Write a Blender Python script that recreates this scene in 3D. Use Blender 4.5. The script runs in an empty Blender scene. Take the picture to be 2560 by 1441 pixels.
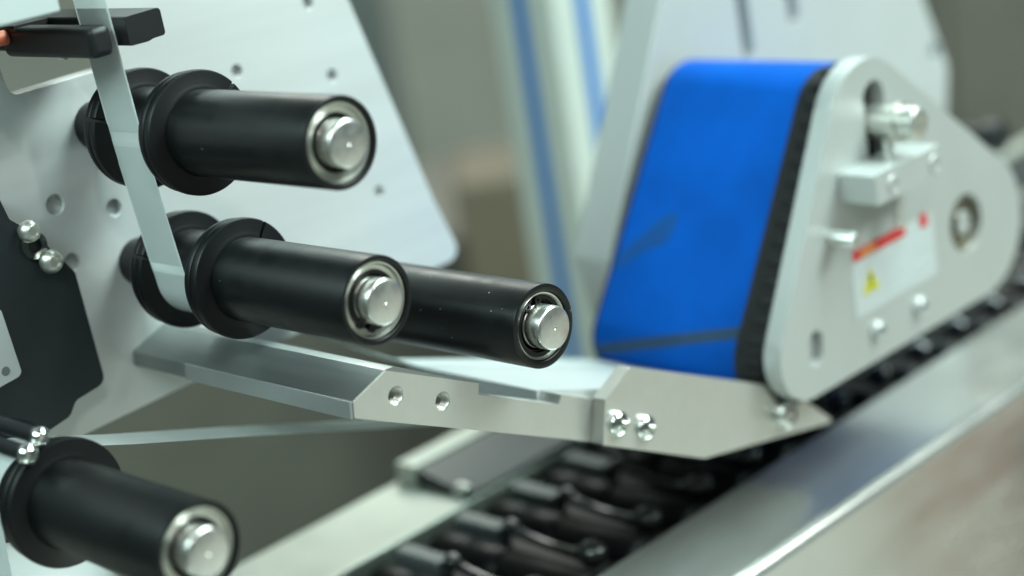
import bpy, bmesh, math, random
from mathutils import Vector, Matrix
from mathutils.geometry import tessellate_polygon

random.seed(7)
S = bpy.context.scene
COL = S.collection
MM = 0.001
R = math.radians

# ------------------------------------------------------------------ camera
# X = roller axis (towards the viewer), Y = conveyor running direction, Z = up
cam_d = bpy.data.cameras.new('camera')
cam = bpy.data.objects.new('camera', cam_d)
COL.objects.link(cam)
S.camera = cam
right = Vector((0.70641374, 0.6911117, -0.15278822))
down = Vector((0.10406988, -0.31493509, -0.94339035))
fwd = Vector((-0.70010648, 0.65052326, -0.29439839))
m = Matrix((right, -down, -fwd)).transposed().to_4x4()
m.translation = Vector((0.52876476, -0.51286943, 0.24855731))
cam.matrix_world = m
cam_d.sensor_width = 36.0
cam_d.lens = 62.44
cam_d.clip_start = 0.02
cam_d.clip_end = 60.0
cam_d.dof.use_dof = True
cam_d.dof.focus_distance = 0.777
cam_d.dof.aperture_fstop = 2.9

# ------------------------------------------------------------------ light
W = bpy.data.worlds.new('World')
S.world = W
W.use_nodes = True
bg = W.node_tree.nodes['Background']
bg.inputs[0].default_value = (0.53, 0.72, 0.68, 1)
bg.inputs[1].default_value = 0.15


def lamp(name, loc, target, sx, sy, power, col):
    d = bpy.data.lights.new(name, 'AREA')
    d.shape = 'RECTANGLE'
    d.size, d.size_y = sx, sy
    d.energy = power
    d.color = col
    o = bpy.data.objects.new(name, d)
    COL.objects.link(o)
    o.location = loc
    v = Vector(target) - Vector(loc)
    o.rotation_euler = v.to_track_quat('-Z', 'Y').to_euler()
    return o


COOL = (0.72, 0.995, 0.965)
lamp('ceiling_light', (0.15, 0.85, 1.30), (-0.12, 0.1, 0), 1.3, 0.5, 31, COOL)
lamp('ceiling_light', (-0.02, -1.2, 1.05), (-0.08, 0.1, -0.03), 1.2, 0.4, 21, COOL)
lamp('ceiling_light', (1.7, 1.1, 1.5), (-0.1, 0.1, 0), 1.0, 0.6, 28, COOL)
lamp('fill_light', (2.0, 2.1, 2.3), (1.7, 1.9, -0.95), 1.6, 1.6, 100, (0.95, 1.0, 0.93))  # unseen fill, added to brighten the floor that the metal mirrors
lamp('fill_light', (-2.3, 2.5, 2.5), (-2.7, 2.8, 0.4), 1.6, 1.6, 150, (0.97, 1.0, 0.94))  # unseen fill, added to brighten the back wall
lamp('hall_spot', (1.0, -0.75, 1.25), (0, 0, 0), 0.07, 0.07, 5, (1.0, 1.0, 0.95))
lamp('hall_spot', (1.45, 0.25, 1.15), (0, 0, 0), 0.07, 0.07, 4, (1.0, 1.0, 0.97))
S.view_settings.view_transform = 'Standard'
S.view_settings.look = 'None'
S.view_settings.exposure = 0.12
S.view_settings.gamma = 1.0
S.view_settings.use_curve_mapping = False
S.cycles.use_denoising = True
S.cycles.max_bounces = 8


# ------------------------------------------------------------------ materials
def mat(name, base, rough=0.5, metal=0.0, spec=0.5, noise=0.0, nscale=40.0, rvar=0.0,
        bump=0.0, bscale=400.0, stretch=(1, 1, 1), aniso=0.0, coat=0.0, sheen=0.0):
    M = bpy.data.materials.new(name)
    M.use_nodes = True
    nt = M.node_tree
    b = nt.nodes['Principled BSDF']
    b.inputs['Base Color'].default_value = (*base, 1)
    b.inputs['Roughness'].default_value = rough
    b.inputs['Metallic'].default_value = metal
    b.inputs['Specular IOR Level'].default_value = spec
    b.inputs['Coat Weight'].default_value = coat
    b.inputs['Sheen Weight'].default_value = sheen
    b.inputs['Anisotropic'].default_value = aniso
    tc = nt.nodes.new('ShaderNodeTexCoord')
    mp = nt.nodes.new('ShaderNodeMapping')
    mp.inputs['Scale'].default_value = stretch
    nt.links.new(tc.outputs['Object'], mp.inputs['Vector'])
    if noise or rvar:
        n = nt.nodes.new('ShaderNodeTexNoise')
        n.inputs['Scale'].default_value = nscale
        n.inputs['Detail'].default_value = 6
        n.inputs['Roughness'].default_value = 0.6
        nt.links.new(mp.outputs[0], n.inputs['Vector'])
        if noise:
            mr = nt.nodes.new('ShaderNodeMapRange')
            mr.inputs['From Min'].default_value = 0.25
            mr.inputs['From Max'].default_value = 0.75
            mr.inputs['To Min'].default_value = 1 - noise
            mr.inputs['To Max'].default_value = 1 + noise
            nt.links.new(n.outputs['Fac'], mr.inputs['Value'])
            mx = nt.nodes.new('ShaderNodeVectorMath')
            mx.operation = 'SCALE'
            mx.inputs[0].default_value = base
            nt.links.new(mr.outputs[0], mx.inputs['Scale'])
            nt.links.new(mx.outputs[0], b.inputs['Base Color'])
        if rvar:
            mr2 = nt.nodes.new('ShaderNodeMapRange')
            mr2.inputs['From Min'].default_value = 0.25
            mr2.inputs['From Max'].default_value = 0.75
            mr2.inputs['To Min'].default_value = max(0.02, rough - rvar)
            mr2.inputs['To Max'].default_value = rough + rvar
            nt.links.new(n.outputs['Fac'], mr2.inputs['Value'])
            nt.links.new(mr2.outputs[0], b.inputs['Roughness'])
    if bump:
        n2 = nt.nodes.new('ShaderNodeTexNoise')
        n2.inputs['Scale'].default_value = bscale
        n2.inputs['Detail'].default_value = 4
        nt.links.new(mp.outputs[0], n2.inputs['Vector'])
        bp = nt.nodes.new('ShaderNodeBump')
        bp.inputs['Strength'].default_value = bump
        bp.inputs['Distance'].default_value = 0.0004
        nt.links.new(n2.outputs['Fac'], bp.inputs['Height'])
        nt.links.new(bp.outputs[0], b.inputs['Normal'])
    return M


ALU_PLATE = mat('brushed_plate_aluminium', (0.68, 0.70, 0.69), 0.42, 0.32, noise=0.05, nscale=60, rvar=0.07, bump=0.10, bscale=700, stretch=(1, 0.06, 1))
ALU_BRACKET = mat('anodised_bracket_aluminium', (0.62, 0.62, 0.58), 0.36, 0.75, noise=0.035, nscale=140, rvar=0.05, bump=0.16, bscale=2200)
ALU_BAR = mat('machined_bar_aluminium', (0.29, 0.31, 0.305), 0.30, 0.8, noise=0.04, nscale=90, rvar=0.04, bump=0.05, bscale=700, stretch=(0.12, 1.6, 1.6))
TABLE = mat('white_coated_table', (0.40, 0.42, 0.42), 0.5, 0.0, noise=0.02, nscale=40)
WEAR = mat('grey_wear_strip', (0.40, 0.42, 0.42), 0.38, 0.7, noise=0.04, nscale=90)
ALU_BACK = mat('pale_back_plate', (0.52, 0.54, 0.53), 0.45, 0.25, noise=0.03, nscale=25)
ALU_PRESS = mat('painted_press_aluminium', (0.48, 0.50, 0.485), 0.42, 0.35, noise=0.03, nscale=25, bump=0.05, bscale=700)
STEEL = mat('turned_steel', (0.72, 0.72, 0.69), 0.32, 1.0, noise=0.10, nscale=220, rvar=0.07, bump=0.06, bscale=600)
SATIN = mat('satin_steel', (0.66, 0.66, 0.61), 0.38, 0.9, noise=0.06, nscale=150)
DULL = mat('dull_zinc', (0.58, 0.60, 0.59), 0.45, 0.7, noise=0.1, nscale=150)
AGED = mat('aged_bearing', (0.22, 0.20, 0.15), 0.45, 0.8, noise=0.15, nscale=120)
CHROME = mat('bright_zinc', (0.82, 0.83, 0.80), 0.12, 1.0, noise=0.06, nscale=300)
BEARING = mat('bearing_steel', (0.58, 0.58, 0.53), 0.34, 1.0, noise=0.10, nscale=200)
SHIELD = mat('bearing_shield', (0.035, 0.033, 0.03), 0.35, 0.6)
SPRING = mat('black_oxide_steel', (0.02, 0.02, 0.02), 0.28, 0.7)
BLACK = mat('black_anodised_tube', (0.003, 0.0038, 0.004), 0.38, 0.0, spec=0.40, rvar=0.08, nscale=90, bump=0.12, bscale=900, stretch=(1.0, 0.35, 0.35))
FLANGE = mat('black_nylon_collar', (0.0025, 0.003, 0.0035), 0.45, 0.0, spec=0.32, bump=0.10, bscale=700)
PANEL = mat('charcoal_panel', (0.012, 0.018, 0.020), 0.50, 0.0, spec=0.4, noise=0.15, nscale=40, bump=0.06, bscale=900)
SENSOR = mat('black_sensor_plastic', (0.010, 0.011, 0.012), 0.45, 0.0, spec=0.4, noise=0.2, nscale=90, bump=0.1, bscale=800)
WHITE_BOX = mat('white_plastic', (0.50, 0.56, 0.56), 0.45, noise=0.03)
BIN_WHITE = mat('bin_white', (0.36, 0.39, 0.38), 0.5, noise=0.05)
ORANGE = mat('orange_cable', (0.55, 0.13, 0.06), 0.5)
STICKER = mat('white_sticker', (0.48, 0.52, 0.52), 0.4)
RED = mat('red_print', (0.55, 0.03, 0.03), 0.45)
AMBER = mat('amber_print', (0.55, 0.20, 0.05), 0.45)
YELLOW = mat('yellow_print', (0.55, 0.52, 0.03), 0.45)
INK = mat('black_print', (0.02, 0.02, 0.02), 0.5)
GREY_INK = mat('grey_print', (0.50, 0.55, 0.55), 0.5)
RAIL = mat('conveyor_steel', (0.68, 0.69, 0.66), 0.22, 0.86, noise=0.10, nscale=26, rvar=0.08, bump=0.02, bscale=160, stretch=(1, 0.3, 1))
RAIL_L = mat('conveyor_rail_paint', (0.40, 0.41, 0.36), 0.38, 0.35, noise=0.08, nscale=20, rvar=0.08)
CHAIN = mat('black_chain_plastic', (0.003, 0.0035, 0.004), 0.40, 0.0, spec=0.22, noise=0.2, nscale=60)
CHAIN_GLOSS = mat('glossy_black_rod', (0.012, 0.013, 0.013), 0.12, 0.0, spec=0.8, coat=0.6)
CHAIN_GREY = mat('dark_grey_bar', (0.125, 0.14, 0.14), 0.36, 0.2, noise=0.1)
GUIDE_SHADE = mat('guide_shade_dark', (0.026, 0.031, 0.030), 0.45, 0.3, noise=0.1)  # dark tone for the shaded steel side of the far guide
TOOTH = mat('black_rubber', (0.012, 0.013, 0.013), 0.6, 0.0, spec=0.3, noise=0.2)
POST = mat('grey_green_profile', (0.56, 0.60, 0.55), 0.5, 0.2, noise=0.05, nscale=10)
STRIPE = mat('blue_slot_strip', (0.006, 0.15, 0.48), 0.5, noise=0.05)
DARKBOX = mat('dark_paint_and_shade', (0.112, 0.106, 0.086), 0.6, noise=0.25, nscale=6)  # cabinet paint, also the floor shade below the head
OLIVE = mat('olive_grey_cabinet', (0.13, 0.14, 0.115), 0.6, noise=0.2, nscale=4)
BROWN = mat('brown_box', (0.11, 0.088, 0.058), 0.7, noise=0.2, nscale=8)
GREYBOX = mat('grey_cabinet', (0.14, 0.16, 0.15), 0.6, noise=0.15, nscale=4)
REFLECT_BROWN = mat('reflection_box_brown', (0.34, 0.24, 0.14), 0.7, noise=0.2, nscale=8)
REFLECT_GREY = mat('reflection_box_grey', (0.06, 0.07, 0.07), 0.6)
ORANGE_BOX = mat('orange_reflection_box', (0.70, 0.19, 0.07), 0.6, noise=0.2, nscale=8)
FLOOR = mat('factory_floor', (0.43, 0.43, 0.39), 0.45, noise=0.25, nscale=2.2, rvar=0.1)
WALL = mat('hall_wall', (0.25, 0.275, 0.245), 0.8, noise=0.2, nscale=1.5)


def paper_mat(name, base, trans):
    M = mat(name, base, 0.42, noise=0.03, nscale=60)
    nt = M.node_tree
    b = nt.nodes['Principled BSDF']
    out = nt.nodes['Material Output']
    t = nt.nodes.new('ShaderNodeBsdfTranslucent')
    t.inputs[0].default_value = (*base, 1)
    mx = nt.nodes.new('ShaderNodeMixShader')
    mx.inputs[0].default_value = trans
    nt.links.new(b.outputs[0], mx.inputs[1])
    nt.links.new(t.outputs[0], mx.inputs[2])
    nt.links.new(mx.outputs[0], out.inputs[0])
    return M


LINER = paper_mat('glassine_liner', (0.78, 0.82, 0.81), 0.45)
LABEL = paper_mat('pearl_label_film', (0.66, 0.70, 0.69), 0.4)


def dusty(M, level=0.55, size=0.09):
    """sparse pale dust specks on a black tube"""
    nt = M.node_tree
    b = nt.nodes['Principled BSDF']
    tc = nt.nodes.new('ShaderNodeTexCoord')
    v = nt.nodes.new('ShaderNodeTexVoronoi')
    v.inputs['Scale'].default_value = 260
    nt.links.new(tc.outputs['Object'], v.inputs['Vector'])
    n = nt.nodes.new('ShaderNodeTexNoise')
    n.inputs['Scale'].default_value = 70
    nt.links.new(tc.outputs['Object'], n.inputs['Vector'])
    lt = nt.nodes.new('ShaderNodeMath'); lt.operation = 'LESS_THAN'; lt.inputs[1].default_value = size
    nt.links.new(v.outputs['Distance'], lt.inputs[0])
    gt = nt.nodes.new('ShaderNodeMath'); gt.operation = 'GREATER_THAN'; gt.inputs[1].default_value = level
    nt.links.new(n.outputs['Fac'], gt.inputs[0])
    mu = nt.nodes.new('ShaderNodeMath'); mu.operation = 'MULTIPLY'
    nt.links.new(lt.outputs[0], mu.inputs[0]); nt.links.new(gt.outputs[0], mu.inputs[1])
    mx = nt.nodes.new('ShaderNodeMix'); mx.data_type = 'RGBA'
    mx.inputs['A'].default_value = (0.003, 0.0038, 0.004, 1)
    mx.inputs['B'].default_value = (0.30, 0.30, 0.28, 1)
    nt.links.new(mu.outputs[0], mx.inputs['Factor'])
    nt.links.new(mx.outputs['Result'], b.inputs['Base Color'])
    return M


BLACK = dusty(BLACK, 0.64, 0.06)
BLACK_DUST = dusty(mat('dusty_black_tube', (0.003, 0.0038, 0.004), 0.37, 0.0, spec=0.42, rvar=0.08, nscale=90, bump=0.12, bscale=900, stretch=(1.0, 0.35, 0.35)))


def belt_mat():
    M = mat('blue_foam_belt', (0.006, 0.085, 0.62), 0.70, spec=0.08, bump=0.6, bscale=1100)
    nt = M.node_tree
    b = nt.nodes['Principled BSDF']
    tc = nt.nodes.new('ShaderNodeTexCoord')
    n = nt.nodes.new('ShaderNodeTexNoise')
    n.inputs['Scale'].default_value = 26
    n.inputs['Detail'].default_value = 8
    nt.links.new(tc.outputs['Object'], n.inputs['Vector'])
    rp = nt.nodes.new('ShaderNodeValToRGB')
    rp.color_ramp.elements[0].position = 0.3
    rp.color_ramp.elements[0].color = (0.001, 0.078, 0.40, 1)
    rp.color_ramp.elements[1].position = 0.6
    rp.color_ramp.elements[1].color = (0.001, 0.096, 0.49, 1)
    nt.links.new(n.outputs['Fac'], rp.inputs[0])
    nt.links.new(rp.outputs[0], b.inputs['Base Color'])
    return M


BELT = belt_mat()
SMUDGE = mat('grey_blue_scuff', (0.006, 0.075, 0.28), 0.7, spec=0.2, noise=0.3, nscale=120)
SEAM = mat('grey_belt_seam', (0.03, 0.065, 0.12), 0.7, spec=0.2, noise=0.2, nscale=80)


# ------------------------------------------------------------------ builders
def obj(name, me, material, parent=None):
    me.materials.append(material)
    o = bpy.data.objects.new(name, me)
    COL.objects.link(o)
    if parent is not None:
        o.parent = parent
    return o


def finish(bm, name, material, parent, angle=32):
    bmesh.ops.recalc_face_normals(bm, faces=bm.faces)
    me = bpy.data.meshes.new(name)
    bm.to_mesh(me)
    bm.free()
    me.polygons.foreach_set('use_smooth', [True] * len(me.polygons))
    me.set_sharp_from_angle(angle=R(angle))
    return obj(name, me, material, parent)


def axis_flat(o):
    for f in o.data.polygons:
        if max(abs(c) for c in f.normal) > 0.9995:
            f.use_smooth = False
    return o


def thing(name, label, cat, loc=(0, 0, 0), group=None, kind=None):
    o = bpy.data.objects.new(name, None)
    o.empty_display_size = 0.02
    COL.objects.link(o)
    o.location = loc
    o['label'] = label
    o['category'] = cat
    if group:
        o['group'] = group
    return o


def arc(c, r, a0, a1, n=10):
    return [(c[0] + r * math.cos(R(a0 + (a1 - a0) * i / n)), c[1] + r * math.sin(R(a0 + (a1 - a0) * i / n))) for i in range(n + 1)]


def circle(c, r, n=32):
    return [(c[0] + r * math.cos(2 * math.pi * i / n), c[1] + r * math.sin(2 * math.pi * i / n)) for i in range(n)]


def oval(a, b, r, n=10):
    """slot outline from a to b"""
    d = math.degrees(math.atan2(b[1] - a[1], b[0] - a[0]))
    return arc(b, r, d - 90, d + 90, n) + arc(a, r, d + 90, d + 270, n)


def rounded(pts, rad, n=6):
    """polygon with filleted corners; rad = number or list"""
    out = []
    N = len(pts)
    for i, p in enumerate(pts):
        r = rad[i] if isinstance(rad, (list, tuple)) else rad
        p = Vector(p)
        a = Vector(pts[i - 1]) - p
        b = Vector(pts[(i + 1) % N]) - p
        if r <= 0:
            out.append(tuple(p)); continue
        la, lb = a.length, b.length
        a.normalize(); b.normalize()
        ang = a.angle(b)
        t = min(r / math.tan(ang / 2), la * 0.48, lb * 0.48)
        rr = t * math.tan(ang / 2)
        c = p + (a + b).normalized() * (rr / math.sin(ang / 2))
        s, e = p + a * t, p + b * t
        a0 = math.atan2(s.y - c.y, s.x - c.x)
        a1 = math.atan2(e.y - c.y, e.x - c.x)
        d = (a1 - a0 + math.pi) % (2 * math.pi) - math.pi
        for k in range(n + 1):
            t_ = a0 + d * k / n
            out.append((c.x + rr * math.cos(t_), c.y + rr * math.sin(t_)))
    return out


def hull(circs, n=48):
    pts = []
    for c, r in circs:
        pts += circle(c, r, n)
    pts = sorted(set((round(p[0], 4), round(p[1], 4)) for p in pts))

    def cr(o, a, b):
        return (a[0] - o[0]) * (b[1] - o[1]) - (a[1] - o[1]) * (b[0] - o[0])
    lo, up = [], []
    for p in pts:
        while len(lo) > 1 and cr(lo[-2], lo[-1], p) <= 0: lo.pop()
        lo.append(p)
    for p in reversed(pts):
        while len(up) > 1 and cr(up[-2], up[-1], p) <= 0: up.pop()
        up.append(p)
    return lo[:-1] + up[:-1]


def prism(name, outline, x0, x1, material, parent=None, holes=(), bevel=0.4, seg=2, org=(0, 0, 0)):
    """outline in (y, z) mm, extruded from x0 to x1 mm; bevelled rims; holes are through holes"""
    loops = [list(outline)] + [list(h) for h in holes]
    flat = [p for l in loops for p in l]
    tris = tessellate_polygon([[Vector((p[0], p[1], 0)) for p in l] for l in loops])
    bm = bmesh.new()
    n = len(flat)
    vf = [bm.verts.new(((x1 - org[0]) * MM, (p[0] - org[1]) * MM, (p[1] - org[2]) * MM)) for p in flat]
    vb = [bm.verts.new(((x0 - org[0]) * MM, (p[0] - org[1]) * MM, (p[1] - org[2]) * MM)) for p in flat]
    for t in tris:
        try:
            bm.faces.new([vf[i] for i in t]); bm.faces.new([vb[i] for i in reversed(t)])
        except ValueError:
            pass
    k = 0
    rim = []
    for l in loops:
        for i in range(len(l)):
            a, b = k + i, k + (i + 1) % len(l)
            bm.faces.new((vf[a], vf[b], vb[b], vb[a]))
        k += len(l)
    bmesh.ops.recalc_face_normals(bm, faces=bm.faces)
    if bevel:
        for e in bm.edges:
            if len(e.link_faces) == 2 and e.calc_face_angle(0) > R(30):
                rim.append(e)
        bmesh.ops.bevel(bm, geom=rim, offset=bevel * MM, segments=seg, profile=0.5, affect='EDGES', clamp_overlap=True)
    o = finish(bm, name, material, parent, 40)
    for f in o.data.polygons:
        vs = [o.data.vertices[i].co for i in f.vertices]
        span = max((Vector((p.y - q.y, p.z - q.z)).length for p in vs for q in vs))
        if abs(f.normal.x) > 0.9995 or (abs(f.normal.x) < 0.02 and span > 0.006):
            f.use_smooth = False
    return o


def lathe(name, prof, c, material, parent=None, seg=64, a0=0.0, a1=360.0, org=(0, 0, 0)):
    """closed profile [(x, r)] in mm turned about the X axis through (y, z) = c"""
    bm = bmesh.new()
    full = abs(a1 - a0) >= 359.999
    steps = seg if full else seg + 1
    rings = []
    for i in range(steps):
        a = R(a0 + (a1 - a0) * i / seg)
        ca, sa = math.cos(a), math.sin(a)
        rings.append([bm.verts.new(((x - org[0]) * MM, (c[0] + r * ca - org[1]) * MM, (c[1] + r * sa - org[2]) * MM)) for x, r in prof])
    P = len(prof)
    for i in range(steps if full else steps - 1):
        A, B = rings[i], rings[(i + 1) % steps]
        for j in range(P):
            k = (j + 1) % P
            vs = (A[j], A[k], B[k], B[j])
            if prof[j][1] < 1e-6 and prof[k][1] < 1e-6:
                continue
            try:
                bm.faces.new(vs)
            except ValueError:
                pass
    if not full:
        bm.faces.new(rings[0]); bm.faces.new(list(reversed(rings[-1])))
    bmesh.ops.remove_doubles(bm, verts=bm.verts, dist=1e-7)
    bmesh.ops.dissolve_degenerate(bm, edges=bm.edges, dist=1e-8)
    return finish(bm, name, material, parent, 40)


def box(name, lo, hi, material, parent=None, bevel=0.5, seg=2):
    bm = bmesh.new()
    bmesh.ops.create_cube(bm, size=1)
    for v in bm.verts:
        v.co = Vector(((lo[i] + (hi[i] - lo[i]) * (v.co[i] + 0.5)) * MM for i in range(3)))
    if bevel:
        bmesh.ops.bevel(bm, geom=bm.edges[:], offset=bevel * MM, segments=seg, profile=0.5, affect='EDGES')
    return axis_flat(finish(bm, name, material, parent, 40))


def tube_path(name, pts, rad, material, parent=None, seg=12):
    """round bar through points (mm) with one radius per point"""
    bm = bmesh.new()
    rings = []
    pts = [Vector(p) for p in pts]
    for i, p in enumerate(pts):
        d = (pts[min(i + 1, len(pts) - 1)] - pts[max(i - 1, 0)]).normalized()
        u = d.orthogonal().normalized() if i == 0 else (u - d * u.dot(d)).normalized()
        w = d.cross(u)
        r = rad[i] if isinstance(rad, (list, tuple)) else rad
        rings.append([bm.verts.new((p + (u * math.cos(2 * math.pi * k / seg) + w * math.sin(2 * math.pi * k / seg)) * r) * MM) for k in range(seg)])
    for a, b in zip(rings, rings[1:]):
        for k in range(seg):
            bm.faces.new((a[k], a[(k + 1) % seg], b[(k + 1) % seg], b[k]))
    bm.faces.new(rings[0]); bm.faces.new(rings[-1])
    return finish(bm, name, material, parent, 50)


def screw(x, y, z, r, h, material, parent, name='screw', hexr=0.5):
    """button head screw, hexagon socket, axis along X, head top at x + h"""
    dome = [(x + h * math.cos(R(t)), r * math.sin(R(t))) for t in (78, 66, 54, 42, 32)]
    dome = [(x, r * 0.97)] + [(x + h * 0.25, r)] + [(x + h * (0.25 + 0.75 * math.cos(R(t))), r * math.sin(R(t))) for t in (80, 68, 56, 45, 34)]
    hr = r * hexr * 0.98
    prof = dome + [(x + h * 0.93, hr), (x + h * 0.2, hr * 0.96), (x + h * 0.12, 0.0), (x, 0.0)]
    return lathe(name, prof, (y, z), material, parent, 36)


# ------------------------------------------------------------------ setting
def plane(name, pts, material, kind='structure'):
    bm = bmesh.new()
    bm.faces.new([bm.verts.new(p) for p in pts])
    o = finish(bm, name, material, None)
    o['kind'] = kind
    return o


plane('floor', [(-7, -5, -0.95), (5, -5, -0.95), (5, 7, -0.95), (-7, 7, -0.95)], FLOOR)
hv = Vector((-0.7325, 0.6807, 0)); hs = Vector((0.6807, 0.7325, 0))
C0 = Vector((0.53, -0.51, 0))
wc = C0 + hv * 4.6
plane('wall', [tuple(wc - hs * 5 + Vector((0, 0, -0.95))), tuple(wc + hs * 5 + Vector((0, 0, -0.95))),
               tuple(wc + hs * 5 + Vector((0, 0, 2.6))), tuple(wc - hs * 5 + Vector((0, 0, 2.6)))], WALL)

# ------------------------------------------------------------------ labelling head
PX = -197.0      # front face of the mounting plate
head = thing('labelling_head', 'pale aluminium labelling head with black guide rollers and sloping peel bar', 'labelling machine', (PX * MM, 0, -0.03))
HO = Vector((PX * MM, 0, -0.03))


def at_head(o):
    """parts are modelled in world millimetres; keep them there under the moved Empty"""
    o.matrix_parent_inverse = Matrix.Translation(-HO)
    return o


plate_out = rounded([(-330, -42), (-62, -31.6), (127.5, -26.0), (113.5, 12), (50.5, 230), (-330, 230)], [0, 0, 7, 0, 0, 0])
window = rounded([(-123, 129.5), (-70, 130.5), (-70, 200), (-132, 200)], 5)
ph = []
for (y, z, r) in ((-113.8, 76.0, 4.8), (-84.1, 65.6, 4.3), (-112.2, 47.7, 4.2), (0.7, 111.3, 3.4), (59.2, 94.7, 3.6), (52.6, 134.4, 3.6), (76.4, 26.7, 3.4)):
    ph.append((y, z, r))
plate = at_head(prism('mounting_plate', plate_out, PX - 10, PX, ALU_PLATE, head, [window] + [circle((y, z), r, 28) for y, z, r in ph], bevel=0.9))
for y, z, r in ph:
    # each hole is a threaded bore closed behind by its insert
    o = lathe('threaded_insert', [(PX - 10.5, 0), (PX - 10.5, r - 0.02), (PX - 1.2, r - 0.02), (PX - 1.2, r - 0.5), (PX - 3.3, r - 0.6), (PX - 3.3, 0)], (y, z), DULL, plate, 28)

# charcoal cover on the left of the plate
pan_out = rounded([(-300, 92), (-147, 92.0), (-144, 79), (-134, 69.5), (-118.5, 46), (-116.3, -9.5), (-133.5, -12.2), (-138, -18.2), (-150, -20.6), (-181, -35.5), (-300, -60)],
                  [0, 0, 3, 3, 5, 5, 5, 5, 4, 0, 0])
panel = at_head(prism('cover_panel', pan_out, PX + 0.2, -185, PANEL, head, bevel=0.8))
panel['label'] = 'charcoal cover panel with stepped right edge'
prism('label_plate', rounded([(-200, 42), (-159, 42.3), (-156.5, 9.5), (-168, 8.0), (-200, 2)], [0, 2, 3, 0, 0]), -184.9, -184.1, STICKER, panel, bevel=0.2)
lathe('label_plate_hole', [(-184.3, 0), (-184.3, 2.2), (-183.8, 2.0), (-183.8, 0)], (-164, 14), GREYBOX, panel, 20)
for (y, z, r) in ((-138.6, 72.2, 5.2), (-131.6, 55.8, 5.6), ):
    at_head(lathe('screw', [(-186, 0), (-186, 3.2), (-182, 3.2), (-182, r * 0.9), (-180.6, r), (-178.5, r * 0.93), (-177, r * 0.72), (-176.3, r * 0.5), (-177.5, r * 0.42), (-178.0, 0)],
                  (y, z), SATIN, head, 32))
for (y, z, r) in ((-196.3, 9.4, 4.4), (-203.3, 4.6, 4.8)):
    at_head(lathe('standoff_post', [(-185.5, 0), (-185.5, 3.4), (-105, 3.4), (-105, 0)], (y, z), SENSOR, head, 24))
    at_head(lathe('screw', [(-104.9, 0), (-104.9, r * 0.9), (-103.4, r), (-101.4, r * 0.93), (-100, r * 0.72), (-99.4, r * 0.5), (-100.4, r * 0.42), (-101.0, 0)], (y, z), CHROME, head, 32))
# little spring washer tail seen between the two upper screws
at_head(lathe('washer', [(-184.5, 3.4), (-184.5, 6.2), (-182.4, 6.2), (-182.4, 3.4)], (-136.2, 64.5), CHROME, head, 28))


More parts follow.
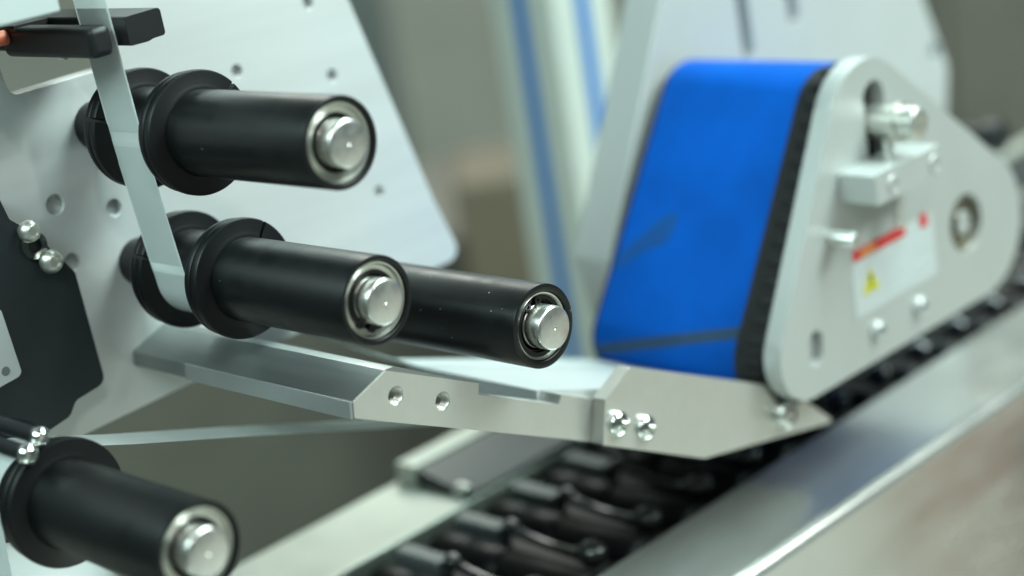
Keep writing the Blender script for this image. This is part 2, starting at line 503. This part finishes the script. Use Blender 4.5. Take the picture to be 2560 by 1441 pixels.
# guide rollers -----------------------------------------------------------
def roller(c, xe, tube_mat, shaft_out, flanges, circlip_ang, slit_b=None, slit_a=None, label=None):
    """c = axis (y, z); xe = tube end; flanges = list of front-face x"""
    RT, RB = 19.0, (15.6 if tube_mat is BLACK_DUST else 16.6)
    RI = RB - (2.2 if tube_mat is BLACK_DUST else 4.3)
    xb = FA - 10.2 if flanges else PX + 6
    t = at_head(lathe('guide_roller', [(xb, 11), (xb, RT), (xe - 0.6, RT), (xe - 0.15, RT - 0.15), (xe, RT - 0.5), (xe, RB + 0.4), (xe - 0.3, RB), (xe - 9, RB), (xe - 9, 11)], c, tube_mat, head, 96))
    if label:
        t['label'] = label
    # bearing: outer ring, shield, inner ring
    lathe('bearing_ring', [(xe - 8, RB - 0.05), (xe - 1.6, RB - 0.05), (xe - 1.2, RB - 0.5), (xe - 1.4, RB - 1.2), (xe - 2.6, RB - 1.9), (xe - 3, RI), (xe - 8, RI)], c, BEARING, t, 72)
    lathe('bearing_shield', [(xe - 7, RI - 0.1), (xe - 4.2, RI - 0.1), (xe - 3.8, RI - 0.6), (xe - 3.8, 11.2), (xe - 4.6, 10.8), (xe - 7, 10.8)], c, SHIELD, t, 72)
    # circlip, an open spring ring with two eared ends
    cx = xe - 2.2
    wo, wi = (RB - 1.4, RB - 3.6) if tube_mat is BLACK_DUST else (RI + 0.4, RI - 1.2)
    if circlip_ang is not None:
      lathe('circlip', [(cx - 1.2, wo), (cx, wo), (cx, wi), (cx - 1.2, wi)], c, SPRING, t, 60, circlip_ang + 16, circlip_ang + 344)
    for s in ((-1, 1) if circlip_ang is not None else ()):
        a = R(circlip_ang + s * 17)
        ey, ez = c[0] + 11.7 * math.cos(a), c[1] + 11.7 * math.sin(a)
        prism('circlip_ear', circle((ey, ez), 2.0, 20), cx - 1.15, cx + 0.05, SPRING, t, [circle((ey, ez), 0.8, 12)], bevel=0.12)
    # shaft with chamfer and centre drilling
    xs = xe + shaft_out
    lathe('shaft', [(PX - 4, 0), (PX - 4, 9.9), (xe - 3.2, 9.9), (xe - 3.2, 9.4), (xe - 2.0, 9.4), (xe - 2.0, 9.9), (xs - 1.0, 9.9), (xs - 0.65, 9.75), (xs - 0.12, 9.05), (xs, 8.7), (xs, 0.9), (xs - 0.2, 0.7), (xs - 0.7, 0)],
          c, STEEL, t, 72)
    lathe('shade_sleeve', [(PX + 0.1, 10), (PX + 0.1, 11.5), (xb - 0.2, 11.5), (xb - 0.2, 10)], c, FLANGE, t, 48)  # black sleeve added for the soft shadow behind the rear collar
    # split collars
    for xf, slit in flanges:
        rf = 27.4
        prof = [(xf - 10.4, RT + 0.05), (xf - 10.4, rf - 2.0), (xf - 9.9, rf - 1.1), (xf - 9.0, rf - 0.7), (xf - 6.6, rf - 0.6), (xf - 5.9, rf - 1.0), (xf - 5.6, rf - 2.6), (xf - 4.9, rf - 2.6),
                (xf - 4.6, rf - 0.8), (xf - 4.0, rf - 0.1), (xf - 3.2, rf), (xf - 0.9, rf), (xf - 0.2, rf - 0.4), (xf, rf - 1.1), (xf, RT + 2.4), (xf + 0.35, RT + 1.6), (xf + 0.5, RT + 0.05)]
        lathe('split_collar', prof, c, FLANGE, t, 90, slit + 2.0, slit + 358.0)
    return t


FB, FA = -111.5, -154.5
roller((-83.7, 105.9), -18, BLACK, 5.2, [(FB, 38.7), (FA, 157.0)], None, label='uppermost black roller with two split collars')
roller((-77.1, 36.8), -22, BLACK, 5.5, [(FB, 53.7), (FA, 150.0)], 238, label='black roller with the label web wrapped under it')
roller((0, 0.4), -7, BLACK_DUST, 7.0, [], 100, label='dusty black roller without collars above the peel bar')
roller((-190.2, -23.3), -12, BLACK, 5.5, [(-104.5, 300), (FA, 90)], None, label='lowest black roller taking up the liner')

# peel bar, bracket and tip -----------------------------------------------
SL = -0.49


def top(y):
    return 2.1 + SL * (y + 71.4)


bar_out = rounded([(-92.7, -11.4), (-91.8, -4.4), (-72.2, 2.7), (-66.5, 2.2), (-21.6, top(-21.6) - 0.3), (-22.6, -42.5)], [0.6, 0.6, 1.2, 1.5, 0.6, 0.5], 3)
bh = [(-68.6, -10.4), (-43.5, -22.6)]
peel = at_head(prism('peel_bar', bar_out, PX + 0.3, -32.5, ALU_BAR, head, [circle(p, 4.9, 32) for p in bh], bevel=0.35))
peel['label'] = 'satin aluminium cross bar in front of the peel table'
# lower front strip that stops short of the plate
prism('wear_strip', rounded([(-94.0, -11.6), (-92.9, -3.9), (-91.6, -4.3), (-92.5, -11.6)], 0), -152, -32.6, WEAR, peel, bevel=0.15)
tab_out = [(25.5, -45.6), (186, -104.5), (226, -141.0), (224, -143.3), (48, -81.2), (-22, -46.5), (-22.3, -41.5), (24, -60)]
table = at_head(prism('peel_table', rounded(tab_out, [0.5, 4, 0.5, 0.5, 0, 0, 0, 0], 4), -138, -45.1, TABLE, head, bevel=0.3))
table['label'] = 'bright sloping table ending in the thin peel edge'
brk_out = [(-92.4, -11.5), (-91.4, -4.6), (-71.6, 2.3), (-21.1, top(-21.1)), (-22.4, top(-21.1) - 5.0), (25.8, -51.0), (28.4, top(28.4)), (56, top(56)), (50, -80.1)]
bh = [(-68.6, -10.4), (-43.5, -22.6)]
brk = at_head(prism('side_bracket', rounded(brk_out, [1.2, 0.8, 0.3, 0.2, 0.4, 0.4, 0.3, 0, 0], 4), -44.8, -32, ALU_BRACKET, head, [circle(p, 4.35, 40) for p in bh], bevel=0.45))
brk['label'] = 'notched aluminium bracket with two threaded holes'
for p in bh:
    prof = [(-44, 4.33)]
    x = -32.7
    prof = []
    while x > -43.5:
        prof += [(x, 4.30), (x - 0.75, 3.45), (x - 0.85, 3.45)]
        x -= 1.7
    prof += [(-43.6, 4.3), (-44.2, 4.3), (-44.2, 4.33), (-32.6, 4.33)]
    lathe('thread', prof, p, SATIN, brk, 40)
    lathe('thread_bottom', [(-44.6, 0), (-44.6, 4.2), (-43.9, 4.2), (-43.9, 0)], p, SHIELD, brk, 24)
tip_out = [(69.3, -47.0), (187, -102.6), (222, -134.2), (219.5, -135.6), (113.7, -113.3), (42.9, -77.2), (48.7, -56.1)]
tip = at_head(prism('tip_plate', rounded(tip_out, [0.8, 1, 0.6, 0.6, 0.8, 0.5, 0.8], 4), -31.9, -24, ALU_BRACKET, head, bevel=0.45))
tip['label'] = 'pointed aluminium end plate fixed by two domed screws'
for (y, z, r, h) in ((54.6, -70.3, 6.3, 4.6), (73.0, -79.7, 6.3, 4.6)):
    screw(-24, y, z, r, h, CHROME, tip)
lathe('pan_screw', [(-24.2, 0), (-24.2, 7.2), (-20.5, 7.6), (-18.6, 7.0), (-17.8, 6.0), (-17.8, 0)], (179.5, -114.0), STEEL, tip, 40)
lathe('screw_slot_ring', [(-17.85, 3.2), (-17.85, 4.6), (-17.5, 4.4), (-17.5, 3.4)], (179.5, -114.0), SHIELD, tip, 40)

# label sensor --------------------------------------------------------------
sens = at_head(box('label_sensor', (PX - 3, -119.5, 146.2), (-126, -108.2, 159.4), SENSOR, head, 3.0, 4))
sens['label'] = 'black fork sensor with the web between its prongs'
prism('rear_prong', rounded([(-101.5, 148), (-92, 148), (-89.5, 148.7), (-82.8, 149.0), (-83.2, 161.0), (-101.5, 160.5)], [1, 4, 4, 1.6, 1.8, 1]), PX - 3, -125, SENSOR, sens, bevel=0.6)
prism('fork_base', rounded([(-119, 149), (-83, 149), (-83, 160.4), (-119, 160.4)], 1), PX - 12, PX + 10, SENSOR, sens, bevel=0.5)
lathe('set_screw', [(-160, 0), (-160, 2.2), (-156, 2.2), (-156, 0)], (-115, 147.2), CHROME, sens, 20)
mount = at_head(box('sensor_mount', (PX + 0.4, -161, 169.2), (-123, -131.3, 215), WHITE_BOX, head, 1.2, 3))
at_head(box('mount_rail', (PX - 30, -131, 166), (-150, -118, 215), GREYBOX, head, 1.0, 2))
at_head(tube_path('sensor_cable', [(-195, -160, 156), (-195, -145, 156.5), (-195, -130, 156), (-195, -117, 155.5)], 3.4, ORANGE, head))

# ------------------------------------------------------------------ label web
web = thing('label_web', 'thin white label web threaded over rollers and around the peel edge', 'label tape', (-0.1415, -0.107, 0.20))
WO = Vector((-0.1415, -0.107, 0.20))


def on_web(o):
    o.matrix_parent_inverse = Matrix.Translation(-WO)
    return o


RW = 19.12
r1c, r2c, r4c = (-83.7, 105.9), (-77.1, 36.8), (-190.2, -23.3)
path = [(-107.6, 225), (-106.2, 170), (-104.4, 136)] + arc(r1c, RW, 177, 183, 4)
path += arc(r2c, RW, 185, 288, 40)
yy = -30
path += [(-15, -18.6), (25, -45.1), (60, -57.9), (100, -72.6), (140, -87.3), (180, -101.9), (187, -104.7), (205, -121.2), (226.4, -140.6), (227.4, -142.0), (226.6, -143.6), (222, -143.5)]
path += [(-8.2, -66.8), (-78, -42.2), (-140.3, -21.2)]
path += arc(r4c, RW, 71, 186, 30) + [(-213, -80), (-220, -140)]
# resample densely
dens = []
for a, b in zip(path, path[1:]):
    L = math.dist(a, b)
    k = max(1, int(L / 3.0))
    for i in range(k):
        dens.append((a[0] + (b[0] - a[0]) * i / k, a[1] + (b[1] - a[1]) * i / k))
dens.append(path[-1])


def ribbon(name, pts, x0, x1, th, off, material, parent):
    bm = bmesh.new()
    rows = []
    n = len(pts)
    for i, p in enumerate(pts):
        q0, q1 = Vector(pts[max(i - 1, 0)]), Vector(pts[min(i + 1, n - 1)])
        d = (q1 - q0).normalized()
        nr = Vector((d.y, -d.x))      # right-hand side: away from r1 and r2
        a = Vector(p) + nr * off
        b = Vector(p) + nr * (off + th)
        rows.append([bm.verts.new((x * MM, q.x * MM, q.y * MM)) for x, q in ((x0, a), (x1, a), (x1, b), (x0, b))])
    for A, B in zip(rows, rows[1:]):
        for k in range(4):
            bm.faces.new((A[k], A[(k + 1) % 4], B[(k + 1) % 4], B[k]))
    bm.faces.new(rows[0]); bm.faces.new(rows[-1])
    return on_web(finish(bm, name, material, parent, 30))


ribbon('liner', dens, -154.5, -128.7, 0.10, 0.0, LINER, web)
# the labels still sit on the web down to the peel edge
acc = [0.0]
for a, b in zip(dens, dens[1:]):
    acc.append(acc[-1] + math.dist(a, b))
tot_peel = next(acc[i] for i, p in enumerate(dens) if p[0] > 200)
anchor = min(range(len(dens)), key=lambda i: math.dist(dens[i], (-102.7, 107.0)))
pitch, gap = 62.0, 4.2
s = acc[anchor] + gap / 2 - 3 * pitch
while s < tot_peel - 5:
    e = min(s + pitch - gap, tot_peel)
    seg = []
    for i in range(len(dens) - 1):
        for f in (0, 0.5):
            t = acc[i] + (acc[i + 1] - acc[i]) * f
            if s <= t <= e:
                seg.append((dens[i][0] + (dens[i + 1][0] - dens[i][0]) * f, dens[i][1] + (dens[i + 1][1] - dens[i][1]) * f))
    if len(seg) > 3 and e > 0:
        ribbon('label', seg, -153.3, -129.9, 0.11, -0.12 if False else 0.11, LABEL, web)
    s += pitch

# ------------------------------------------------------------------ belt press
press = thing('belt_press', 'grey rounded press unit carrying a wide blue belt over the conveyor', 'belt press', (-0.08, 0.27, -0.11))
PO = Vector((-0.08, 0.27, -0.11))


def on_press(o):
    o.matrix_parent_inverse = Matrix.Translation(-PO)
    return o


side_out = hull([((265, 20), 38), ((191, -82), 25.5), ((370, -67), 42)], 72)
side_holes = [oval((270.5, 4), (270.5, 35), 10), circle((350.6, -59.2), 17, 40), oval((196, -85), (197.5, -78.5), 6.4)]
sp = on_press(prism('side_plate', side_out, -21, -10, ALU_PRESS, press, side_holes, bevel=3.0, seg=4))
sp['label'] = 'rounded triangular grey side plate'
# parts on the side plate
lathe('bearing', [(-20.5, 0), (-20.5, 16.9), (-13, 16.9), (-13, 14), (-14.5, 13.6), (-14.5, 8), (-12.5, 7.6), (-12.5, 0)], (350.6, -59.2), AGED, sp, 48)
lathe('bearing_core', [(-14.6, 0), (-14.6, 7.0), (-11.6, 7.0), (-11.0, 6.2), (-11.0, 2.5), (-12.0, 2.0), (-12.0, 0)], (350.6, -59.2), DULL, sp, 32)
lathe('axle_end', [(-20.5, 0), (-20.5, 9.5), (-15, 9.5), (-14.5, 5.4), (-14.5, 0)], (196.6, -81.6), DULL, sp, 28)
box('slot_backing', (-21.4, 258, -12), (-20.2, 284, 50), TOOTH, sp, 0.3)
lathe('tension_shaft', [(-20, 0), (-20, 8.8), (13, 8.8), (16.5, 8.6), (17.5, 7.4), (17.5, 1.5), (16.5, 0)], (270.5, 22.5), SATIN, sp, 40)
lathe('shaft_collar', [(4, 8.9), (4, 10.6), (7, 10.6), (7, 8.9)], (270.5, 22.5), SATIN, sp, 40)
blk = prism('tension_block', rounded([(231, -11.7), (294, -11.7), (294, 4.6), (231, 4.6)], 1.2), -10.1, 13.5, ALU_PRESS, sp, bevel=0.8)
for y in (246.5, 286.8):
    lathe('block_screw', [(12.5, 0), (12.5, 5.0), (13.9, 5.0), (14.3, 4.6), (13.9, 3.8), (13.7, 3.2), (13.62, 0)], (y, -4.3), DULL, sp, 28)
tube_path('adjusting_screw', [(2, 266, -13), (2, 266, -33), (2, 266, -35)], [2.6, 2.6, 1.8], STEEL, sp, 16)
tube_path('adjusting_screw', [(2, 262, 3), (2, 262, 15.5)], [3.0, 3.0], STEEL, sp, 16)
lathe('stop_pin', [(-11, 0), (-11, 4.4), (5, 4.4), (6.4, 3.6), (6.4, 0)], (219.5, -27.2), STEEL, sp, 28)
for (y, z) in ((251.9, -90.3), (294.3, -90.8)):
    screw(-10.2, y, z, 5.4, 5.0, DULL, sp, 'cap_screw', 0.6)
# warning sticker
box('warning_sticker', (-10.0, 234.8, -78.8), (-9.65, 316, -42), STICKER, sp, 0.1, 1)
box('red_banner', (-9.66, 236.5, -46.8), (-9.3, 287.5, -40.8), RED, sp, 0)
box('amber_mark', (-9.32, 243.5, -46.0), (-9.0, 258, -41.8), AMBER, sp, 0)
prism('red_seal', circle((306.6, -44.1), 4.2, 24), -9.66, -9.3, RED, sp, bevel=0)
prism('warning_triangle', [(242.6, -67.5), (259.0, -67.5), (250.8, -54.0)], -9.66, -9.3, YELLOW, sp, bevel=0)
prism('exclamation_mark', [(250.1, -62.6), (251.5, -62.6), (251.9, -57.6), (249.7, -57.6)], -9.32, -9.0, INK, sp, bevel=0)
prism('exclamation_dot', circle((250.8, -65), 1.0, 12), -9.32, -9.0, INK, sp, bevel=0)
for k in range(7):
    w = (44, 40, 46, 30, 44, 38, 26)[k]
    box('print_line', (-9.66, 266, -52.6 - k * 3.6), (-9.35, 266 + w, -51.2 - k * 3.6), GREY_INK, sp, 0)
# black toothed drive loop between side plate and belt
dr_out = hull([((273, 20), 31), ((194, -88), 25), ((372, -70), 38)], 72)
drv = on_press(prism('drive_loop', dr_out, -44, -21.5, TOOTH, press, bevel=1.0))
# raised teeth along the loop
acc_len = 0
prev = None
for i, p in enumerate(dr_out):
    q = dr_out[(i + 1) % len(dr_out)]
    L = math.dist(p, q)
    k = 0
    while acc_len + 7.0 <= (prev or 0) + 0 and False:
        pass
per = []
for i, p in enumerate(dr_out):
    q = dr_out[(i + 1) % len(dr_out)]
    L = math.dist(p, q)
    n_ = max(1, int(L / 0.5))
    for k in range(n_):
        per.append(((p[0] + (q[0] - p[0]) * k / n_, p[1] + (q[1] - p[1]) * k / n_), ((q[0] - p[0]) / max(L, 1e-6), (q[1] - p[1]) / max(L, 1e-6))))
dist_ = 0
nxt = 0
lastp = per[0][0]
for (p, d) in per:
    dist_ += math.dist(lastp, p); lastp = p
    if dist_ >= nxt and p[0] < 300:
        nxt += 11
        nrm = (d[1], -d[0])
        a = [(p[0] + d[0] * sx * 2.6 + nrm[0] * h, p[1] + d[1] * sx * 2.6 + nrm[1] * h) for sx, h in ((-1.3, -0.4), (1.3, -0.4), (0.9, 2.0), (-0.9, 2.0))]
        prism('tooth', a, -37, -25, TOOTH, drv, bevel=0.4)
# blue belt
BC = [((286, 24), 26), ((199, -92), 24), ((372, -75), 38)]
belt_o = hull(BC, 96)
belt_i = hull([(c, r - 3.2) for c, r in BC], 96)
belt = on_press(prism('blue_belt', belt_o, -150, -45, BELT, press, [belt_i], bevel=0.5))
belt['label'] = 'wide bright blue belt with a dark scuff'
for c, r in BC:
    on_press(lathe('belt_pulley', [(-148, 0), (-148, r - 3.4), (-47, r - 3.4), (-47, 0)], c, SHIELD, press, 48))
on_press(prism('inner_cheek', hull([(c, r - 2) for c, r in BC], 48), -154, -150.5, TOOTH, press, bevel=0.5))
# scuff and seam lie on the flat front run of the belt
n_ = Vector((-(-92 - 24), (199 - 286))).normalized()
A = Vector((286, 24)); B = Vector((199, -92))
dd = (B - A).normalized()
nn = Vector((dd.y, -dd.x))
if nn.x > 0: nn = -nn
A2, B2 = A + nn * 26.0, B + nn * 24.0
LL = (B2 - A2).length
dd = (B2 - A2) / LL


def on_belt(t, x, off):
    if t <= LL:
        p = A2 + dd * t + nn * off
    else:
        a = (t - LL) / 24.0
        v = Matrix.Rotation(a, 2) @ nn
        p = B + v * (24.0 + off)
    return Vector((x, p.x, p.y)) * MM


# orientation check for the wrap round the lower pulley
if (Matrix.Rotation(0.5, 2) @ nn).dot(dd) < 0:
    SGN = -1
else:
    SGN = 1


def on_belt(t, x, off):
    if t <= LL:
        p = A2 + dd * t + nn * off
    else:
        v = Matrix.Rotation(SGN * (t - LL) / 24.0, 2) @ nn
        p = B + v * (24.0 + off)
    return Vector((x, p.x, p.y)) * MM


def belt_patch(name, edge0, edge1, material, n=14):
    """thin flexible strip on the belt; edge = list of (t, x)"""
    bm = bmesh.new()
    rows = []
    for i in range(n + 1):
        f = i / n
        r_ = []
        for (t0, x0), (t1, x1) in (edge0, edge1):
            t = t0 + (t1 - t0) * f; x = x0 + (x1 - x0) * f
            r_.append((bm.verts.new(on_belt(t, x, 0.02)), bm.verts.new(on_belt(t, x, 0.22))))
        rows.append(r_)
    for a, b in zip(rows, rows[1:]):
        bm.faces.new((a[0][1], a[1][1], b[1][1], b[0][1]))
        bm.faces.new((a[0][0], b[0][0], b[0][1], a[0][1]))
        bm.faces.new((a[1][0], a[1][1], b[1][1], b[1][0]))
    return finish(bm, name, material, belt)


belt_patch('belt_seam', ((LL + 14, -149.5), (LL - 10, -45.5)), ((LL + 20, -149.5), (LL - 3, -45.5)), SEAM, 16)


def scuff(pts, material):
    bm = bmesh.new()
    bm.faces.new([bm.verts.new(on_belt(t, x, 0.12)) for t, x in pts])
    return finish(bm, 'scuff_mark', material, belt)


scuff([(98, -142), (90, -134), (82, -127), (78, -121), (76, -115), (80, -113), (88, -114), (95, -117), (98, -124), (101, -131), (108, -139), (113, -146), (110, -149), (104, -147)], SMUDGE)

# back plate of the press
back_out = rounded([(285, 86), (205, -54), (222, -150), (700, -150), (700, -60), (610, -40), (560, 120), (420, 330), (330, 330)], [0, 3, 0, 0, 0, 10, 0, 0, 0])
bslots = [oval((357, 110), (360, 38), 5.5), oval((407, 110), (410, 50), 5.5), circle((570, -10), 6, 24)]
bp = on_press(prism('back_plate', rounded([(299, 116), (208, -52), (229, -150), (560, -150), (585, -25), (560, 30), (470, 330), (420, 330)], [0, 3, 0, 0, 4, 0, 0, 0]),
                    -189, -160.5, ALU_BACK, press, bslots, bevel=1.0))
bp['label'] = 'tall pale plate behind the blue belt'
box('slot_backing', (-191, 340, 20), (-189.2, 435, 120), TOOTH, bp, 0)
on_press(lathe('clamp_knob', [(-160, 0), (-160, 7), (-140, 7), (-138, 12), (-126, 12), (-124, 9), (-124, 0)], (592, -78), SENSOR, press, 32))

# ------------------------------------------------------------------ conveyor
conv = thing('conveyor', 'steel conveyor with black chain slats running between two pale rails', 'conveyor', (-0.12, 0.25, -0.30))
CO = Vector((-0.12, 0.25, -0.30))


def on_conv(o):
    o.matrix_parent_inverse = Matrix.Translation(-CO)
    return o


Y0, Y1 = -420, 1500
ZR = -165


def profile_y(name, prof, y0, y1, material, parent=None, bevel=0.0):
    """closed profile of (x, z) mm extruded along Y"""
    bm = bmesh.new()
    va = [bm.verts.new((x * MM, y0 * MM, z * MM)) for x, z in prof]
    vb = [bm.verts.new((x * MM, y1 * MM, z * MM)) for x, z in prof]
    bm.faces.new(va); bm.faces.new(vb)
    for i in range(len(prof)):
        j = (i + 1) % len(prof)
        bm.faces.new((va[i], va[j], vb[j], vb[i]))
    bmesh.ops.recalc_face_normals(bm, faces=bm.faces)
    return on_conv(axis_flat(finish(bm, name, material, parent, 40)))


rr_prof = rounded([(-62, ZR - 40), (-62, ZR), (7.6, ZR), (7.6, ZR - 150), (-8, ZR - 150), (-8, ZR - 10), (-57, ZR - 10), (-57, ZR - 40)], [0, 1.5, 6.5, 0, 0, 0, 0, 0], 8)
rr = profile_y('side_rail', rr_prof, Y0, Y1, RAIL, conv)
rr['label'] = 'steel side rail with a bright folded edge'
rl_prof = rounded([(-257, ZR - 60), (-257, ZR), (-192, ZR), (-192, ZR - 60)], [0, 2, 2, 0], 5)
rl = profile_y('side_rail', rl_prof, Y0, Y1, RAIL_L, conv)
rl['label'] = 'pale far side rail under the peel bar'
# raised guide on the far rail
gd = profile_y('guide_bar', rounded([(-252, ZR + 0.4), (-252, ZR + 14), (-236, ZR + 14), (-236, ZR + 0.4)], [0, 1.2, 1.2, 0]), 96, Y1, RAIL_L, conv)
gd2 = profile_y('guide_shade_slab', rounded([(-235.8, ZR + 0.4), (-235.8, ZR + 12), (-193, ZR + 3), (-193, ZR + 0.4)], [0, 1.2, 1.2, 0]), 98, Y1, GUIDE_SHADE, conv)  # dark slab, the guide's shaded steel side put into its colour
on_conv(box('chain_bed', (-191.5, Y0, ZR - 60), (-62.5, Y1, ZR - 34), TOOTH, conv, 0))

# chain: one slat per pitch, each with its bar, roller and glossy rod
PITCH = 45.5


def slat_set():
    parts = []
    o = box('chain_slat', (-190, -20.5, ZR - 22), (-69, 20.5, ZR - 13), CHAIN, None, 1.8, 3)
    # rounded black hump along the slat
    bm_h = prism('hump', [(0, 0), (1, 0), (0, 1)], 0, 1, CHAIN, None, bevel=0)
    bpy.data.objects.remove(bm_h)
    hump = lathe('slat_roller', [(-188, 0), (-188, 13), (-186, 14.6), (-165, 14.6), (-163, 13.2), (-161, 14.6), (-136, 14.6), (-134, 13.2), (-132, 14.6), (-76, 14.6), (-73, 12), (-73, 0)],
                 (-13, ZR - 19), CHAIN, o, 40)
    bar = box('slat_bar', (-190, -1.0, ZR - 13.2), (-153, 11.5, ZR - 1.5), CHAIN_GREY, o, 2.2, 3)
    bar2 = box('slat_bar', (-186, -9, ZR - 13.2), (-153, -2.2, ZR - 8), CHAIN, o, 1.2, 3)
    y_ = 4.0
    pts = [(-149, y_, ZR - 5), (-148, y_, ZR - 1.6), (-146.5, y_, ZR - 0.6), (-144.5, y_, ZR - 0.4), (-142.4, y_, ZR - 0.8), (-140.5, y_, ZR - 2.2), (-132, y_, ZR - 3.6), (-116, y_, ZR - 5.0), (-102, y_, ZR - 5.4),
           (-93, y_, ZR - 5.0), (-90.5, y_, ZR - 4.2), (-87.5, y_, ZR - 3.2), (-84, y_, ZR - 2.8), (-80.5, y_, ZR - 3.2), (-77.8, y_, ZR - 4.2), (-76.6, y_, ZR - 5)]
    rad = [0.8, 3.6, 4.8, 5.2, 4.6, 3.0, 2.6, 2.6, 3.0, 4.2, 6.0, 7.4, 8.0, 7.2, 4.6, 0.8]
    rod = tube_path('slat_rod', pts, rad, CHAIN_GLOSS, o, 24)
    return o, [hump, bar, bar2, rod]


s0, kids = slat_set()
first = True
for k in range(-6, 26):
    y = 80 + k * PITCH
    if first:
        so, sk = s0, kids
        first = False
    else:
        so = s0.copy(); COL.objects.link(so)
        sk = []
        for c_ in kids:
            c2 = c_.copy(); COL.objects.link(c2); c2.parent = so; sk.append(c2)
    so.location = (0, y * MM, 0)
    so.parent = conv
    so.matrix_parent_inverse = Matrix.Translation(-CO)

# ------------------------------------------------------------------ blurred surroundings
# profile posts with blue slot strips
def post(x, y, w, d, label, lean=(0, 0), strips=()):
    t = thing('frame_post', label, 'post', (x * MM, y * MM, -0.95))
    t.rotation_euler = (lean[0], lean[1], 0)
    ch = 5
    prof = rounded([(-w / 2, -d / 2), (w / 2, -d / 2), (w / 2, d / 2), (-w / 2, d / 2)], 3, 4)
    bm = bmesh.new()
    va = [bm.verts.new((p[0] * MM, p[1] * MM, 0)) for p in prof]
    vb = [bm.verts.new((p[0] * MM, p[1] * MM, 2.2)) for p in prof]
    bm.faces.new(va); bm.faces.new(vb)
    for i in range(len(prof)):
        j = (i + 1) % len(prof)
        bm.faces.new((va[i], va[j], vb[j], vb[i]))
    finish(bm, 'profile', POST, t, 40)
    for (lo, hi) in strips:
        box('slot_strip', lo, hi, STRIPE, t, 0.6)
    return t



PW = 70.0
post(-465.1 - PW / 2, 501.7 + PW / 2, PW, PW, 'grey-green profile post with two blue slot strips behind the belt', (0, 0),
     [((-6.5, -PW / 2 - 2, 2), (6.5, -PW / 2 + 1, 2195)), ((PW / 2 - 1, -6.5, 2), (PW / 2 + 2, 6.5, 2195))])


def block_thing(name, label, cat, c, size, material, rot=None, bevel=8.0, door=True):
    """cabinet standing behind: body, plinth and a door leaf; c = centre of its foot (m)"""
    t = thing(name, label, cat, c)
    t.rotation_euler = (0, 0, rot if rot is not None else math.atan2(hs.y, hs.x))
    w, d, h = size
    box('body', (-w / 2, -d / 2, 0), (w / 2, d / 2, h), material, t, bevel, 3)
    if door:
        box('door', (-w / 2 + 30, -d / 2 - 6, 60), (w / 2 - 30, -d / 2 - 0.5, h - 40), material, t, 3)
    return t


def spot(dist, side, z=-0.95):
    p = C0 + hv * dist + hs * side
    return (p.x, p.y, z)


block_thing('floor_shade_box', 'dark olive box added for the shaded floor blurred below the labelling head', 'cabinet', spot(2.6, -0.35), (1900, 500, 560), DARKBOX)  # dark box added over the lit floor to look like shade there
block_thing('tall_cabinet', 'tall grey-green cabinet blurred to the right of the mounting plate', 'cabinet', spot(3.4, -0.22), (130, 300, 1500), GREYBOX)
block_thing('carton_stack', 'brown carton blurred beside the profile post', 'carton', spot(2.2, 0.0), (110, 200, 690), BROWN, door=False)
block_thing('control_cabinet', 'dark brown control cabinet blurred at the upper right', 'cabinet', spot(2.7, 0.80), (300, 300, 1500), DARKBOX)
block_thing('brown_box', 'unseen brown box added to tint the steel rail reflection left of the orange patch', 'carton', (0.735, 1.38, -0.95), (100, 200, 340), REFLECT_BROWN, 0.0, door=False)  # unseen box, placed only for its brown patch in the rail
block_thing('orange_reflection_box', 'unseen orange box added as a warm patch in the steel rail reflection', 'crate', (0.635, 1.37, -0.95), (92, 190, 380), ORANGE_BOX, 0.0)  # unseen box, added to give the rail side its orange reflection
block_thing('grey_reflection_box', 'unseen dark grey box added to darken the steel rail reflection at the right edge', 'bin', (0.515, 1.37, -0.95), (120, 200, 400), REFLECT_GREY, 0.0)  # unseen box, added so the rail reflection ends dark

on_conv(lathe('guide_bolt', [(-204, 0), (-204, 5), (-197, 5), (-196, 4), (-196, 0)], (101, ZR + 3), SATIN, conv, 24))
# white bin with a red stripe at the lower left
bn = thing('white_bin', 'white rounded bin with a red patch at the lower left corner', 'bin', (-0.60, -0.02, -0.95))
bm = bmesh.new()
prof = [(0, 0), (70, 0), (84, 12), (96, 640), (92, 668), (80, 682), (40, 690), (0, 692)]
rings = []
for i in range(48):
    a = 2 * math.pi * i / 48
    rings.append([bm.verts.new((r_ * MM * math.cos(a), r_ * MM * math.sin(a), z * MM)) for r_, z in prof])
for i in range(48):
    A_, B_ = rings[i], rings[(i + 1) % 48]
    for j in range(len(prof) - 1):
        if prof[j][0] == 0 and prof[j + 1][0] == 0: continue
        try: bm.faces.new((A_[j], A_[j + 1], B_[j + 1], B_[j]))
        except ValueError: pass
bmesh.ops.remove_doubles(bm, verts=bm.verts, dist=1e-6)
finish(bm, 'body', BIN_WHITE, bn, 50)
bm = bmesh.new()
cols = []
for i in range(9):
    a = R(-58 + 55 * i / 8)
    cols.append([(bm.verts.new((97.2 * MM * math.cos(a), 97.2 * MM * math.sin(a), z * MM))) for z in (480, 655)])
for A_, B_ in zip(cols, cols[1:]):
    bm.faces.new((A_[0], B_[0], B_[1], A_[1]))
finish(bm, 'red_patch', RED, bn)
